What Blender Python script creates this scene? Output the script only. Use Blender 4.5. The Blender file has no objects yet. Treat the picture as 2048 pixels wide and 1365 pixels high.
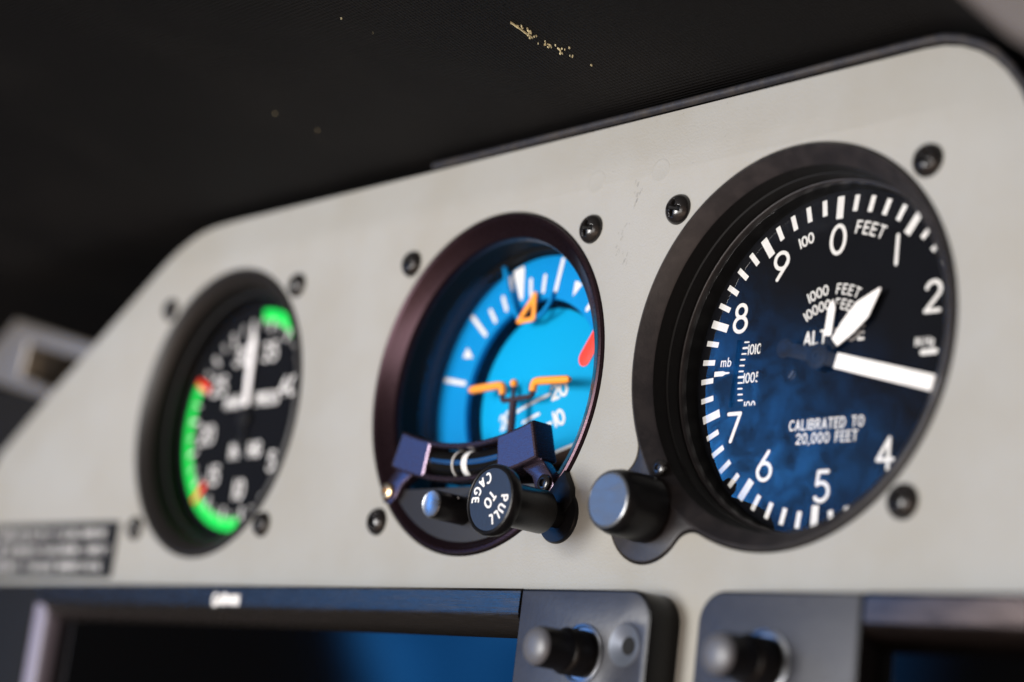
import bpy, bmesh, math, random
from mathutils import Vector, Matrix
random.seed(7)
MM = 0.001
SC = bpy.context.scene
COL = SC.collection
rad = math.radians

# ------------------------------------------------------------------ camera
cam = bpy.data.cameras.new("camera")
cob = bpy.data.objects.new("camera", cam)
COL.objects.link(cob)
RX = (0.65678425, 0.74472568, 0.11839811)
RD = (-0.0902844, 0.23354111, -0.96814631)
RF = (-0.74865424, 0.62517375, 0.22062324)
CC = (238.42183744, -265.63763976, -85.84424938)
cob.matrix_world = Matrix(((RX[0], -RD[0], -RF[0], CC[0] * MM),
                           (RX[1], -RD[1], -RF[1], CC[1] * MM),
                           (RX[2], -RD[2], -RF[2], CC[2] * MM),
                           (0, 0, 0, 1)))
cam.sensor_width = 36.0
cam.lens = 67.06
cam.clip_start = 0.01
cam.clip_end = 50.0
cam.dof.use_dof = True
cam.dof.focus_distance = 0.398
cam.dof.aperture_fstop = 6.2
cam.dof.aperture_blades = 0
SC.camera = cob

# ------------------------------------------------------------------ world: a dim cockpit with blue sky in the side window
wd = bpy.data.worlds.new("World")
SC.world = wd
wd.use_nodes = True
nt = wd.node_tree
nt.nodes.clear()


def mnode(nt, op, a, b=None, c=None, clamp=False):
    n = nt.nodes.new("ShaderNodeMath")
    n.operation = op
    n.use_clamp = clamp
    for i, v in enumerate((a, b, c)):
        if v is None:
            continue
        if hasattr(v, "is_linked") or hasattr(v, "links"):
            nt.links.new(v, n.inputs[i])
        else:
            n.inputs[i].default_value = v
    return n.outputs[0]


def smooth(nt, v, lo, hi):
    n = nt.nodes.new("ShaderNodeMapRange")
    n.interpolation_type = 'SMOOTHSTEP'
    nt.links.new(v, n.inputs[0])
    n.inputs[1].default_value = lo
    n.inputs[2].default_value = hi
    return n.outputs[0]


def mixc(nt, fac, a, b):
    n = nt.nodes.new("ShaderNodeMix")
    n.data_type = 'RGBA'
    for s, v in ((n.inputs[0], fac), (n.inputs[6], a), (n.inputs[7], b)):
        if hasattr(v, "links"):
            nt.links.new(v, s)
        elif isinstance(v, (int, float)):
            s.default_value = v
        else:
            s.default_value = (*v, 1) if len(v) == 3 else v
    return n.outputs[2]


tc = nt.nodes.new("ShaderNodeTexCoord")
sep = nt.nodes.new("ShaderNodeSeparateXYZ")
nt.links.new(tc.outputs["Generated"], sep.inputs[0])
X, Y, Z = sep.outputs
nx = mnode(nt, 'MULTIPLY', X, -1.0)
ny = mnode(nt, 'MULTIPLY', Y, -1.0)
az = mnode(nt, 'ARCTAN2', nx, ny)
noise = nt.nodes.new("ShaderNodeTexNoise")
noise.inputs["Scale"].default_value = 16.0
noise.inputs["Detail"].default_value = 7.0
noise.inputs["Roughness"].default_value = 0.62
nt.links.new(tc.outputs["Generated"], noise.inputs["Vector"])
nf = noise.outputs["Fac"]
noise2 = nt.nodes.new("ShaderNodeTexNoise")
noise2.inputs["Scale"].default_value = 5.0
noise2.inputs["Detail"].default_value = 3.0
nt.links.new(tc.outputs["Generated"], noise2.inputs["Vector"])
wob = mnode(nt, 'MULTIPLY_ADD', noise2.outputs["Fac"], 0.10, -0.05)
azw = mnode(nt, 'ADD', az, wob)
zw = mnode(nt, 'ADD', Z, wob)
# window opening: azimuth band and elevation band
# the window's upper edge slopes: lower towards the nose of the aircraft
edge = mnode(nt, 'MULTIPLY_ADD', az, -0.55, 0.12)
zt = mnode(nt, 'SUBTRACT', mnode(nt, 'ADD', zw, 0.0), mnode(nt, 'MULTIPLY', edge, -1.0))
m1 = smooth(nt, azw, 0.62, 0.80)
m2 = mnode(nt, 'SUBTRACT', 1.0, smooth(nt, mnode(nt, 'MULTIPLY_ADD', mnode(nt, 'MINIMUM', mnode(nt, 'SUBTRACT', Z, 0.04), 0.12), -0.35, az), 0.908, 0.94))
m3 = mnode(nt, 'SUBTRACT', 1.0, smooth(nt, mnode(nt, 'MULTIPLY_ADD', mnode(nt, 'SUBTRACT', az, 0.72), -0.45, zw), 0.19, 0.275))
m4 = smooth(nt, Z, -0.22, -0.16)
mask = mnode(nt, 'MULTIPLY', mnode(nt, 'MULTIPLY', m1, m2), mnode(nt, 'MULTIPLY', m3, m4))
cl = smooth(nt, nf, 0.36, 0.66)
sky = mixc(nt, cl, (0.05, 0.80, 2.8), (0.30, 2.5, 7.4))
bank = mnode(nt, 'MULTIPLY', smooth(nt, Z, 0.078, 0.10), mnode(nt, 'SUBTRACT', 1.0, smooth(nt, Z, 0.155, 0.175)))  # pale band added to the sky for the display bar to reflect
bank = mnode(nt, 'MULTIPLY', bank, smooth(nt, az, 0.77, 0.84))
sky = mixc(nt, bank, sky, (1.15, 1.45, 1.95))
bankdim = mnode(nt, 'MULTIPLY', bank, smooth(nt, az, 0.855, 0.93))
sky = mixc(nt, bankdim, sky, (0.06, 0.065, 0.08))
# warm seats and crew behind the camera
w1 = smooth(nt, X, -0.60, -0.22)
w2 = smooth(nt, ny, -0.2, 0.35)
w3 = mnode(nt, 'SUBTRACT', 1.0, smooth(nt, Z, 0.05, 0.45))
warm = mnode(nt, 'MULTIPLY', mnode(nt, 'MULTIPLY', w1, w2), w3)
base = mixc(nt, smooth(nt, Z, -0.7, 0.6), (0.06, 0.055, 0.055), (0.016, 0.016, 0.018))
amb0 = mixc(nt, warm, base, (0.40, 0.27, 0.20))
s1 = smooth(nt, Z, -0.80, -0.62)
s2 = mnode(nt, 'SUBTRACT', 1.0, smooth(nt, Z, -0.40, -0.22))
s3 = smooth(nt, X, -0.15, 0.25)
s4 = smooth(nt, ny, 0.1, 0.4)
seat = mnode(nt, 'MULTIPLY', mnode(nt, 'MULTIPLY', s1, s2), mnode(nt, 'MULTIPLY', s3, s4))
seatc = mixc(nt, smooth(nt, nf, 0.40, 0.60), (0.9, 0.55, 0.36), (1.8, 1.35, 1.05))
amb = mixc(nt, seat, amb0, seatc)
full = mixc(nt, mask, amb, sky)
bg = nt.nodes.new("ShaderNodeBackground")
nt.links.new(full, bg.inputs["Color"])
bg.inputs["Strength"].default_value = 1.0
wo = nt.nodes.new("ShaderNodeOutputWorld")
nt.links.new(bg.outputs[0], wo.inputs[0])


def area(name, loc, target, sx, sy, power, color):
    l = bpy.data.lights.new(name, 'AREA')
    l.shape = 'RECTANGLE'
    l.size, l.size_y = sx, sy
    l.energy = power
    l.color = color
    o = bpy.data.objects.new(name, l)
    COL.objects.link(o)
    o.location = loc
    d = (Vector(target) - Vector(loc)).normalized()
    o.rotation_euler = d.to_track_quat('-Z', 'Y').to_euler()
    return o


area("window_light_side", (-0.36, -1.15, -0.08), (-0.06, 0, 0), 0.34, 0.40, 17.0, (1.0, 0.985, 0.97))
area("rear_fill", (0.20, -1.35, -0.26), (-0.05, 0, 0), 1.1, 0.5, 9.0, (1.0, 0.96, 0.91))  # broad fill added behind the camera, no known window there

SC.view_settings.view_transform = 'Standard'
SC.view_settings.look = 'None'
SC.view_settings.exposure = 0.0
SC.view_settings.gamma = 1.0
SC.view_settings.use_curve_mapping = False
SC.cycles.max_bounces = 8
SC.cycles.transparent_max_bounces = 12
SC.cycles.caustics_reflective = False
SC.cycles.caustics_refractive = False
SC.cycles.use_denoising = True

# ------------------------------------------------------------------ materials


def mat(name, color, rough=0.5, metal=0.0, spec=0.5, bump=None, vary=None, aniso=None, coat=0.0, rvary=None):
    m = bpy.data.materials.new(name)
    m.use_nodes = True
    t = m.node_tree
    b = t.nodes["Principled BSDF"]
    b.inputs["Base Color"].default_value = (*color, 1)
    b.inputs["Roughness"].default_value = rough
    b.inputs["Metallic"].default_value = metal
    b.inputs["Specular IOR Level"].default_value = spec
    b.inputs["Coat Weight"].default_value = coat
    b.inputs["Coat Roughness"].default_value = 0.08
    tcn = t.nodes.new("ShaderNodeTexCoord")
    if vary:
        scale, amt, col2 = vary
        n = t.nodes.new("ShaderNodeTexNoise")
        n.inputs["Scale"].default_value = scale
        n.inputs["Detail"].default_value = 6
        n.inputs["Roughness"].default_value = 0.6
        t.links.new(tcn.outputs["Object"], n.inputs["Vector"])
        f = mnode(t, 'MULTIPLY', smooth(t, n.outputs["Fac"], 0.35, 0.7), amt)
        t.links.new(mixc(t, f, color, col2), b.inputs["Base Color"])
    if rvary:
        scale, lo, hi, stretch = rvary
        mp = t.nodes.new("ShaderNodeMapping")
        mp.inputs["Scale"].default_value = stretch
        n = t.nodes.new("ShaderNodeTexNoise")
        n.inputs["Scale"].default_value = scale
        n.inputs["Detail"].default_value = 8
        t.links.new(tcn.outputs["Object"], mp.inputs["Vector"])
        t.links.new(mp.outputs[0], n.inputs["Vector"])
        r = t.nodes.new("ShaderNodeMapRange")
        t.links.new(n.outputs["Fac"], r.inputs[0])
        r.inputs[1].default_value = 0.3
        r.inputs[2].default_value = 0.7
        r.inputs[3].default_value = lo
        r.inputs[4].default_value = hi
        t.links.new(r.outputs[0], b.inputs["Roughness"])
    if bump:
        scale, dist, stretch = bump
        mp = t.nodes.new("ShaderNodeMapping")
        mp.inputs["Scale"].default_value = stretch
        n = t.nodes.new("ShaderNodeTexNoise")
        n.inputs["Scale"].default_value = scale
        n.inputs["Detail"].default_value = 5
        t.links.new(tcn.outputs["Object"], mp.inputs["Vector"])
        t.links.new(mp.outputs[0], n.inputs["Vector"])
        bp = t.nodes.new("ShaderNodeBump")
        bp.inputs["Strength"].default_value = 1.0
        bp.inputs["Distance"].default_value = dist
        t.links.new(n.outputs["Fac"], bp.inputs["Height"])
        t.links.new(bp.outputs[0], b.inputs["Normal"])
    return m


ONE = (1, 1, 1)
M = {}
M['paint'] = mat("panel_paint", (0.305, 0.304, 0.288), 0.55, spec=0.3, bump=(1900, 0.0001, ONE),
                 vary=(24.0, 0.8, (0.275, 0.264, 0.232)))
M['gaugebezel'] = mat('gauge_bezel_black', (0.013, 0.0115, 0.011), 0.42, spec=0.3)
M['bezel'] = mat("black_anodised", (0.015, 0.0138, 0.0155), 0.38, spec=0.36, bump=(2500, 0.00003, ONE),
                 vary=(260, 0.7, (0.030, 0.026, 0.027)))
M['purple'] = mat("purple_anodised", (0.034, 0.018, 0.024), 0.27, metal=0.85, spec=0.6,
                  rvary=(900, 0.24, 0.36, (1, 1, 8)))
M['bracket'] = mat('bracket_anodised', (0.088, 0.064, 0.086), 0.25, metal=0.85, spec=0.6, rvary=(900, 0.2, 0.32, (1, 1, 8)))
M['black'] = mat("matt_black", (0.006, 0.006, 0.0065), 0.6, spec=0.15)
M['gloss'] = mat("gloss_black", (0.008, 0.008, 0.009), 0.30, spec=0.5)
M['dial'] = mat("dial_black", (0.0045, 0.005, 0.007), 0.85, spec=0.06, bump=(3000, 0.00002, ONE))
M['white'] = mat("dial_white", (0.68, 0.67, 0.655), 0.6, spec=0.2)
M['pointer'] = mat("pointer_white", (0.90, 0.88, 0.87), 0.5, spec=0.3)
M['screw'] = mat("screw_black", (0.012, 0.011, 0.011), 0.20, metal=0.0, spec=0.5)
M['blue'] = mat("sky_blue", (0.0008, 0.205, 0.51), 0.7, spec=0.1, vary=(70, 0.5, (0.0008, 0.235, 0.56)))
M['orange'] = mat("orange", (0.95, 0.33, 0.015), 0.5, spec=0.3)
M['red'] = mat("red", (0.90, 0.045, 0.015), 0.5, spec=0.3)
M['brown'] = mat("brown_stem", (0.040, 0.020, 0.016), 0.6, spec=0.15)
M['green'] = mat("green", (0.005, 0.62, 0.075), 0.6, spec=0.2)
M['plate'] = mat("charcoal_plate", (0.014, 0.0135, 0.015), 0.5, spec=0.35, bump=(2500, 0.00004, ONE))
M['hubgrey'] = mat('hub_grey', (0.008, 0.008, 0.010), 0.6, spec=0.12)
M['knob'] = mat("knob_black", (0.0055, 0.0055, 0.0065), 0.32, spec=0.24, bump=(1600, 0.00003, ONE))
M['knobface'] = mat("knob_face", (0.055, 0.06, 0.068), 0.20, spec=0.75, rvary=(160, 0.14, 0.32, (1, 1, 3)))
M['capface'] = mat("cap_face", (0.012, 0.013, 0.015), 0.33, spec=0.42, bump=(1500, 0.00004, ONE))
M['steel'] = mat("steel", (0.20, 0.205, 0.22), 0.28, metal=1.0)
M['brass'] = mat("brass", (0.70, 0.52, 0.30), 0.3, metal=1.0)
M['gunmetal'] = mat("brushed_gunmetal", (0.085, 0.075, 0.068), 0.15, metal=0.9, spec=0.5,
                    rvary=(420, 0.14, 0.32, (0.35, 1, 9)), bump=(900, 0.00003, (0.25, 1, 9)))
M['warm_gunmetal'] = mat('gunmetal_warm_tint', (0.085, 0.066, 0.060), 0.22, metal=1.0, rvary=(420, 0.14, 0.26, (0.35, 1, 9)))  # bezel metal browned to stand in for a warm reflection
M['greyplastic'] = mat("grey_plastic", (0.022, 0.025, 0.037), 0.42, spec=0.45, bump=(1300, 0.00005, ONE),
                       vary=(210, 0.6, (0.034, 0.037, 0.048)))
M['greyknob'] = mat("grey_knob_tip", (0.075, 0.077, 0.088), 0.4, spec=0.5)
M['screen'] = mat("screen_glass", (0.0004, 0.0004, 0.0005), 0.05, spec=0.28)
M['rubber'] = mat("edge_rubber", (0.017, 0.017, 0.022), 0.55, spec=0.3, vary=(300, 0.7, (0.045, 0.038, 0.032)),
                  bump=(700, 0.0001, ONE))
M['taupe'] = mat("taupe_trim", (0.075, 0.062, 0.055), 0.6, bump=(500, 0.0001, ONE))
M['latch'] = mat("latch_metal", (0.24, 0.215, 0.185), 0.38, metal=0.6)
M['flake'] = mat("flake", (0.80, 0.72, 0.45), 0.6)
M['dark'] = mat("dark_wall", (0.010, 0.010, 0.011), 0.8, spec=0.15)
M['scratch'] = mat("scratch_dark", (0.16, 0.15, 0.14), 0.7)
M['tubeblack'] = mat("tube_black", (0.006, 0.006, 0.006), 0.06, spec=0.6)

# woven black vinyl of the glareshield
m = bpy.data.materials.new("black_vinyl")
m.use_nodes = True
t = m.node_tree
b = t.nodes["Principled BSDF"]
b.inputs["Roughness"].default_value = 0.62
b.inputs["Specular IOR Level"].default_value = 0.12
tcn = t.nodes.new("ShaderNodeTexCoord")
waves = []
for ax in ('X', 'Y'):
    w = t.nodes.new("ShaderNodeTexWave")
    w.bands_direction = ax
    w.inputs["Scale"].default_value = 330.0
    w.inputs["Distortion"].default_value = 1.5
    w.inputs["Detail"].default_value = 2.0
    t.links.new(tcn.outputs["Object"], w.inputs["Vector"])
    waves.append(w.outputs["Fac"])
hgt = mnode(t, 'ADD', waves[0], waves[1])
nl = t.nodes.new("ShaderNodeTexNoise")
nl.inputs["Scale"].default_value = 22
nl.inputs["Detail"].default_value = 6
t.links.new(tcn.outputs["Object"], nl.inputs["Vector"])
t.links.new(mixc(t, smooth(t, nl.outputs["Fac"], .35, .7), (0.0042, 0.0041, 0.0044), (0.0072, 0.0068, 0.0068)), b.inputs["Base Color"])
nn = t.nodes.new("ShaderNodeTexNoise")
nn.inputs["Scale"].default_value = 120
t.links.new(tcn.outputs["Object"], nn.inputs["Vector"])
hgt = mnode(t, 'MULTIPLY_ADD', nn.outputs["Fac"], 1.2, hgt)
bp = t.nodes.new("ShaderNodeBump")
bp.inputs["Distance"].default_value = 0.00012
t.links.new(hgt, bp.inputs["Height"])
t.links.new(bp.outputs[0], b.inputs["Normal"])
M['vinyl'] = m


def glass(name, f0, tint=(1, 1, 1), dust=0.0):
    m = bpy.data.materials.new(name)
    m.use_nodes = True
    t = m.node_tree
    t.nodes.clear()
    out = t.nodes.new("ShaderNodeOutputMaterial")
    tr = t.nodes.new("ShaderNodeBsdfTransparent")
    tr.inputs[0].default_value = (*tint, 1)
    gl = t.nodes.new("ShaderNodeBsdfGlossy")
    gl.inputs["Roughness"].default_value = 0.02
    fr = t.nodes.new("ShaderNodeFresnel")
    fr.inputs[0].default_value = f0
    mx = t.nodes.new("ShaderNodeMixShader")
    if dust:
        tcn = t.nodes.new("ShaderNodeTexCoord")
        n = t.nodes.new("ShaderNodeTexNoise")
        n.inputs["Scale"].default_value = 150.0
        n.inputs["Detail"].default_value = 9.0
        n.inputs["Roughness"].default_value = 0.6
        n.inputs["Distortion"].default_value = 0.6
        t.links.new(tcn.outputs["Object"], n.inputs["Vector"])
        q = t.nodes.new("ShaderNodeMapRange")
        t.links.new(n.outputs["Fac"], q.inputs[0])
        q.inputs[1].default_value, q.inputs[2].default_value = 0.34, 0.68
        q.inputs[3].default_value, q.inputs[4].default_value = 1.0 - dust, 1.0 + 1.3 * dust
        t.links.new(mnode(t, 'MULTIPLY', fr.outputs[0], q.outputs[0]), mx.inputs[0])
    else:
        t.links.new(fr.outputs[0], mx.inputs[0])
    t.links.new(tr.outputs[0], mx.inputs[1])
    t.links.new(gl.outputs[0], mx.inputs[2])
    t.links.new(mx.outputs[0], out.inputs[0])
    return m


M['glass'] = glass("instrument_glass", 1.52, dust=0.62)
M['coated'] = glass("coated_glass", 1.12)

# drum of the horizon: sky blue above the horizon line, brown ground below it
m = bpy.data.materials.new("horizon_paint")
m.use_nodes = True
t = m.node_tree
b = t.nodes["Principled BSDF"]
b.inputs["Roughness"].default_value = 0.7
b.inputs["Specular IOR Level"].default_value = 0.1
tcn = t.nodes.new("ShaderNodeTexCoord")
dp = t.nodes.new("ShaderNodeVectorMath")
dp.operation = 'DOT_PRODUCT'
ROLL = 18.0
t.links.new(tcn.outputs["Object"], dp.inputs[0])
dp.inputs[1].default_value = (-math.sin(rad(ROLL)), 0, math.cos(rad(ROLL)))
f = smooth(t, dp.outputs["Value"], -0.01545, -0.01540)
t.links.new(mixc(t, f, (0.05, 0.03, 0.022), (0.0008, 0.315, 0.60)), b.inputs["Base Color"])
M['drum'] = m

# ------------------------------------------------------------------ builders (coordinates in millimetres, X right, Y into the panel, Z up)


def finish(name, bm, material, parent=None, smooth_angle=35, loc=None, recalc=True):
    me = bpy.data.meshes.new(name)
    if recalc:
        bmesh.ops.recalc_face_normals(bm, faces=bm.faces)
    else:
        for f_ in bm.faces:
            f_.normal_update()
            if f_.normal.y > 0:
                f_.normal_flip()
    bmesh.ops.scale(bm, vec=(MM, MM, MM), verts=bm.verts)
    bm.to_mesh(me)
    bm.free()
    if smooth_angle:
        me.polygons.foreach_set("use_smooth", [True] * len(me.polygons))
        me.set_sharp_from_angle(angle=rad(smooth_angle))
    me.materials.append(M[material] if isinstance(material, str) else material)
    o = bpy.data.objects.new(name, me)
    COL.objects.link(o)
    if parent is not None:
        o.parent = parent
    if loc is not None:
        o.location = Vector(loc) * MM
    return o


def tag(o, label=None, cat=None, group=None, kind=None):
    if label:
        o['label'] = label
    if cat:
        o['category'] = cat
    if group:
        o['group'] = group
    if kind:
        o['kind'] = kind
    return o


def thing(name, label, cat, loc=(0, 0, 0), group=None):
    o = bpy.data.objects.new(name, None)
    o.empty_display_size = 0.01
    COL.objects.link(o)
    o.location = Vector(loc) * MM
    return tag(o, label, cat, group)


def lathe(bm, prof, seg=128, cx=0, cz=0, close=False, a0=0.0, a1=360.0):
    """revolve (r, y) about the Y axis through (cx, cz)"""
    full = abs(a1 - a0) >= 359.9
    n = seg if full else seg + 1
    rings = []
    for r, y in prof:
        if r < 1e-6:
            rings.append([bm.verts.new((cx, y, cz))])
        else:
            rings.append([bm.verts.new((cx + r * math.sin(rad(a0 + (a1 - a0) * k / seg)), y,
                                        cz + r * math.cos(rad(a0 + (a1 - a0) * k / seg)))) for k in range(n)])
    pairs = list(zip(rings, rings[1:]))
    if close:
        pairs.append((rings[-1], rings[0]))
    for A, B in pairs:
        for k in range(seg):
            k2 = (k + 1) % n
            if len(A) == 1 and len(B) == 1:
                continue
            if len(A) == 1:
                bm.faces.new((A[0], B[k], B[k2]))
            elif len(B) == 1:
                bm.faces.new((A[k], A[k2], B[0]))
            else:
                bm.faces.new((A[k], A[k2], B[k2], B[k]))
    return bm


def prism(bm, loops, y0, y1, bevel=0.0, res=2):
    """solid between y0 (front) and y1 (back); loops = outer and holes as lists of (x, z)"""
    cu = bpy.data.curves.new("tmp", 'CURVE')
    cu.dimensions = '2D'
    cu.fill_mode = 'BOTH'
    cu.extrude = max((y1 - y0) / 2 - bevel, 0.0001)
    cu.bevel_depth = bevel
    cu.bevel_resolution = res
    cu.offset = -bevel
    for lp in loops:
        s = cu.splines.new('POLY')
        s.points.add(len(lp) - 1)
        for p, q in zip(s.points, lp):
            p.co = (q[0], q[1], 0, 1)
        s.use_cyclic_u = True
    o = bpy.data.objects.new("tmp", cu)
    COL.objects.link(o)
    dg = bpy.context.evaluated_depsgraph_get()
    me = bpy.data.meshes.new_from_object(o.evaluated_get(dg))
    mid = (y0 + y1) / 2
    me.transform(Matrix(((1, 0, 0, 0), (0, 0, -1, mid), (0, 1, 0, 0), (0, 0, 0, 1))))
    tmp = bmesh.new()
    tmp.from_mesh(me)
    bmesh.ops.remove_doubles(tmp, verts=tmp.verts, dist=0.0005)
    tmp.to_mesh(me)
    tmp.free()
    bm.from_mesh(me)
    bpy.data.objects.remove(o)
    bpy.data.curves.remove(cu)
    bpy.data.meshes.remove(me)
    return bm


def flat(bm, pts, y):
    vs = [bm.verts.new((p[0], y, p[1])) for p in pts]
    return bm.faces.new(vs)


def box(bm, x0, x1, y0, y1, z0, z1, bev=0.0, seg=3):
    tmp = bmesh.new()
    bmesh.ops.create_cube(tmp, size=1)
    for v in tmp.verts:
        v.co = Vector(((x0 + x1) / 2 + v.co.x * (x1 - x0), (y0 + y1) / 2 + v.co.y * (y1 - y0),
                       (z0 + z1) / 2 + v.co.z * (z1 - z0)))
    if bev:
        bmesh.ops.bevel(tmp, geom=tmp.edges[:], offset=bev, segments=seg, profile=0.5, affect='EDGES')
    me = bpy.data.meshes.new("tmp")
    tmp.to_mesh(me)
    tmp.free()
    bm.from_mesh(me)
    bpy.data.meshes.remove(me)


def circ(cx, cz, r, n=96, a0=0, a1=360):
    full = abs(a1 - a0) >= 359.9
    m = n if full else n + 1
    return [(cx + r * math.sin(rad(a0 + (a1 - a0) * k / n)), cz + r * math.cos(rad(a0 + (a1 - a0) * k / n))) for k in range(m)]


def rrect(x0, x1, z0, z1, r, n=8, corners=(1, 1, 1, 1)):
    """corners: lower left, lower right, upper right, upper left"""
    pts = []
    for (cx, cz, a, on, px, pz) in ((x0 + r, z0 + r, 180, corners[0], x0, z0), (x1 - r, z0 + r, 270, corners[1], x1, z0),
                                    (x1 - r, z1 - r, 0, corners[2], x1, z1), (x0 + r, z1 - r, 90, corners[3], x0, z1)):
        if on:
            for k in range(n + 1):
                q = rad(a + 90 * k / n)
                pts.append((cx + r * math.cos(q), cz + r * math.sin(q)))
        else:
            pts.append((px, pz))
    return pts


def polar(r, a):
    return (r * math.sin(rad(a)), r * math.cos(rad(a)))


def sector(r0, r1, a0, a1, n=24):
    return [polar(r1, a0 + (a1 - a0) * k / n) for k in range(n + 1)] + [polar(r0, a1 - (a1 - a0) * k / n) for k in range(n + 1)]


def tube(bm, pts, r, seg=12, cap=True):
    pts = [Vector(p) for p in pts]
    rings = []
    for i, p in enumerate(pts):
        d = (pts[min(i + 1, len(pts) - 1)] - pts[max(i - 1, 0)]).normalized()
        up = Vector((0, 1, 0)) if abs(d.y) < 0.9 else Vector((1, 0, 0))
        u = d.cross(up).normalized()
        v = d.cross(u)
        rr = r[i] if isinstance(r, (list, tuple)) else r
        rings.append([bm.verts.new(p + u * rr * math.cos(2 * math.pi * k / seg) + v * rr * math.sin(2 * math.pi * k / seg)) for k in range(seg)])
    for A, B in zip(rings, rings[1:]):
        for k in range(seg):
            bm.faces.new((A[k], A[(k + 1) % seg], B[(k + 1) % seg], B[k]))
    if cap:
        bm.faces.new(rings[0])
        bm.faces.new(rings[-1])


# ---- stroke lettering -------------------------------------------------------


def arc(cx, cz, rx, rz, a0, a1, n=18):
    return [(cx + rx * math.cos(rad(a0 + (a1 - a0) * k / n)), cz + rz * math.sin(rad(a0 + (a1 - a0) * k / n))) for k in range(n + 1)]


G = {
    '0': (0.60, [arc(.3, .5, .3, .5, 90, 450, 36)]),
    '1': (0.06, [[(.03, 0), (.03, 1)]]),
    '2': (0.56, [arc(.28, .72, .28, .28, 165, -35, 16) + [(.0, .0)], [(0, 0), (.56, 0)]]),
    '3': (0.54, [arc(.25, .75, .25, .25, 150, -90, 16), arc(.25, .26, .29, .26, 90, -150, 18)]),
    '4': (0.62, [[(.44, 1), (0, .3)], [(0, .3), (.62, .3)], [(.44, 1), (.44, 0)]]),
    '5': (0.56, [[(.5, 1), (.10, 1)], [(.10, 1), (.06, .56)], [(.06, .56)] + arc(.25, .31, .31, .31, 128, -140, 22)]),
    '6': (0.60, [arc(.3, .3, .3, .3, 90, 450, 30), [(.44, 1), (.30, .80), (.10, .52), (.01, .34)]]),
    '7': (0.56, [[(0, 1), (.56, 1)], [(.56, 1), (.2, 0)]]),
    '8': (0.58, [arc(.29, .77, .23, .23, 90, 450, 28), arc(.29, .27, .29, .27, 90, 450, 30)]),
    '9': (0.60, [arc(.3, .7, .3, .3, 90, 450, 30), [(.16, 0), (.30, .20), (.50, .48), (.59, .66)]]),
    'A': (0.62, [[(0, 0), (.31, 1)], [(.31, 1), (.62, 0)], [(.1, .3), (.52, .3)]]),
    'B': (0.54, [[(0, 0), (0, 1)], [(0, 1), (.27, 1)] + arc(.27, .76, .23, .24, 90, -90, 12) + [(0, .52)], [(0, .52), (.27, .52)] + arc(.27, .26, .27, .26, 90, -90, 12) + [(0, 0)]]),
    'C': (0.58, [arc(.36, .5, .36, .5, 50, 310, 26)]),
    'D': (0.58, [[(0, 0), (0, 1)], [(0, 1), (.2, 1)] + arc(.2, .5, .38, .5, 90, -90, 18) + [(0, 0)]]),
    'E': (0.48, [[(0, 0), (0, 1)], [(0, 1), (.48, 1)], [(0, .52), (.42, .52)], [(0, 0), (.48, 0)]]),
    'F': (0.46, [[(0, 0), (0, 1)], [(0, 1), (.46, 1)], [(0, .52), (.40, .52)]]),
    'G': (0.64, [arc(.36, .5, .36, .5, 50, 325, 26), [(.66, .45), (.66, .20)], [(.40, .45), (.66, .45)]]),
    'H': (0.58, [[(0, 0), (0, 1)], [(.58, 0), (.58, 1)], [(0, .52), (.58, .52)]]),
    'I': (0.06, [[(.03, 0), (.03, 1)]]),
    'L': (0.46, [[(0, 1), (0, 0)], [(0, 0), (.46, 0)]]),
    'M': (0.74, [[(0, 0), (0, 1)], [(0, 1), (.37, .2)], [(.37, .2), (.74, 1)], [(.74, 1), (.74, 0)]]),
    'N': (0.60, [[(0, 0), (0, 1)], [(0, 1), (.6, 0)], [(.6, 0), (.6, 1)]]),
    'O': (0.68, [arc(.34, .5, .34, .5, 90, 450, 36)]),
    'P': (0.52, [[(0, 0), (0, 1)], [(0, 1), (.26, 1)] + arc(.26, .74, .26, .26, 90, -90, 14) + [(0, .48)]]),
    'R': (0.54, [[(0, 0), (0, 1)], [(0, 1), (.26, 1)] + arc(.26, .75, .25, .25, 90, -90, 14) + [(0, .50)], [(.26, .50), (.54, 0)]]),
    'S': (0.54, [arc(.27, .75, .25, .25, 40, 270, 16) + arc(.27, .25, .27, .25, 90, -140, 16)]),
    'T': (0.58, [[(0, 1), (.58, 1)], [(.29, 1), (.29, 0)]]),
    'U': (0.58, [[(0, 1), (0, .3)] + arc(.29, .3, .29, .3, 180, 360, 16) + [(.58, 1)]]),
    'm': (0.70, [[(0, 0), (0, .66)], arc(.175, .48, .175, .18, 180, 0, 10) + [(.35, 0)], arc(.525, .48, .175, .18, 180, 0, 10) + [(.70, 0)]]),
    'b': (0.46, [[(0, 0), (0, 1)], arc(.23, .31, .23, .31, 90, 450, 24)]),
    'g': (0.46, [arc(.23, .36, .23, .30, 90, 450, 20), [(.46, .66), (.46, 0)] + arc(.23, 0, .23, .24, 0, -150, 10)]),
    ',': (0.08, [[(.06, .04), (.0, -.16)]]),
    '.': (0.04, [[(.02, 0), (.021, .01)]]),
    ' ': (0.36, []),
}


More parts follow.
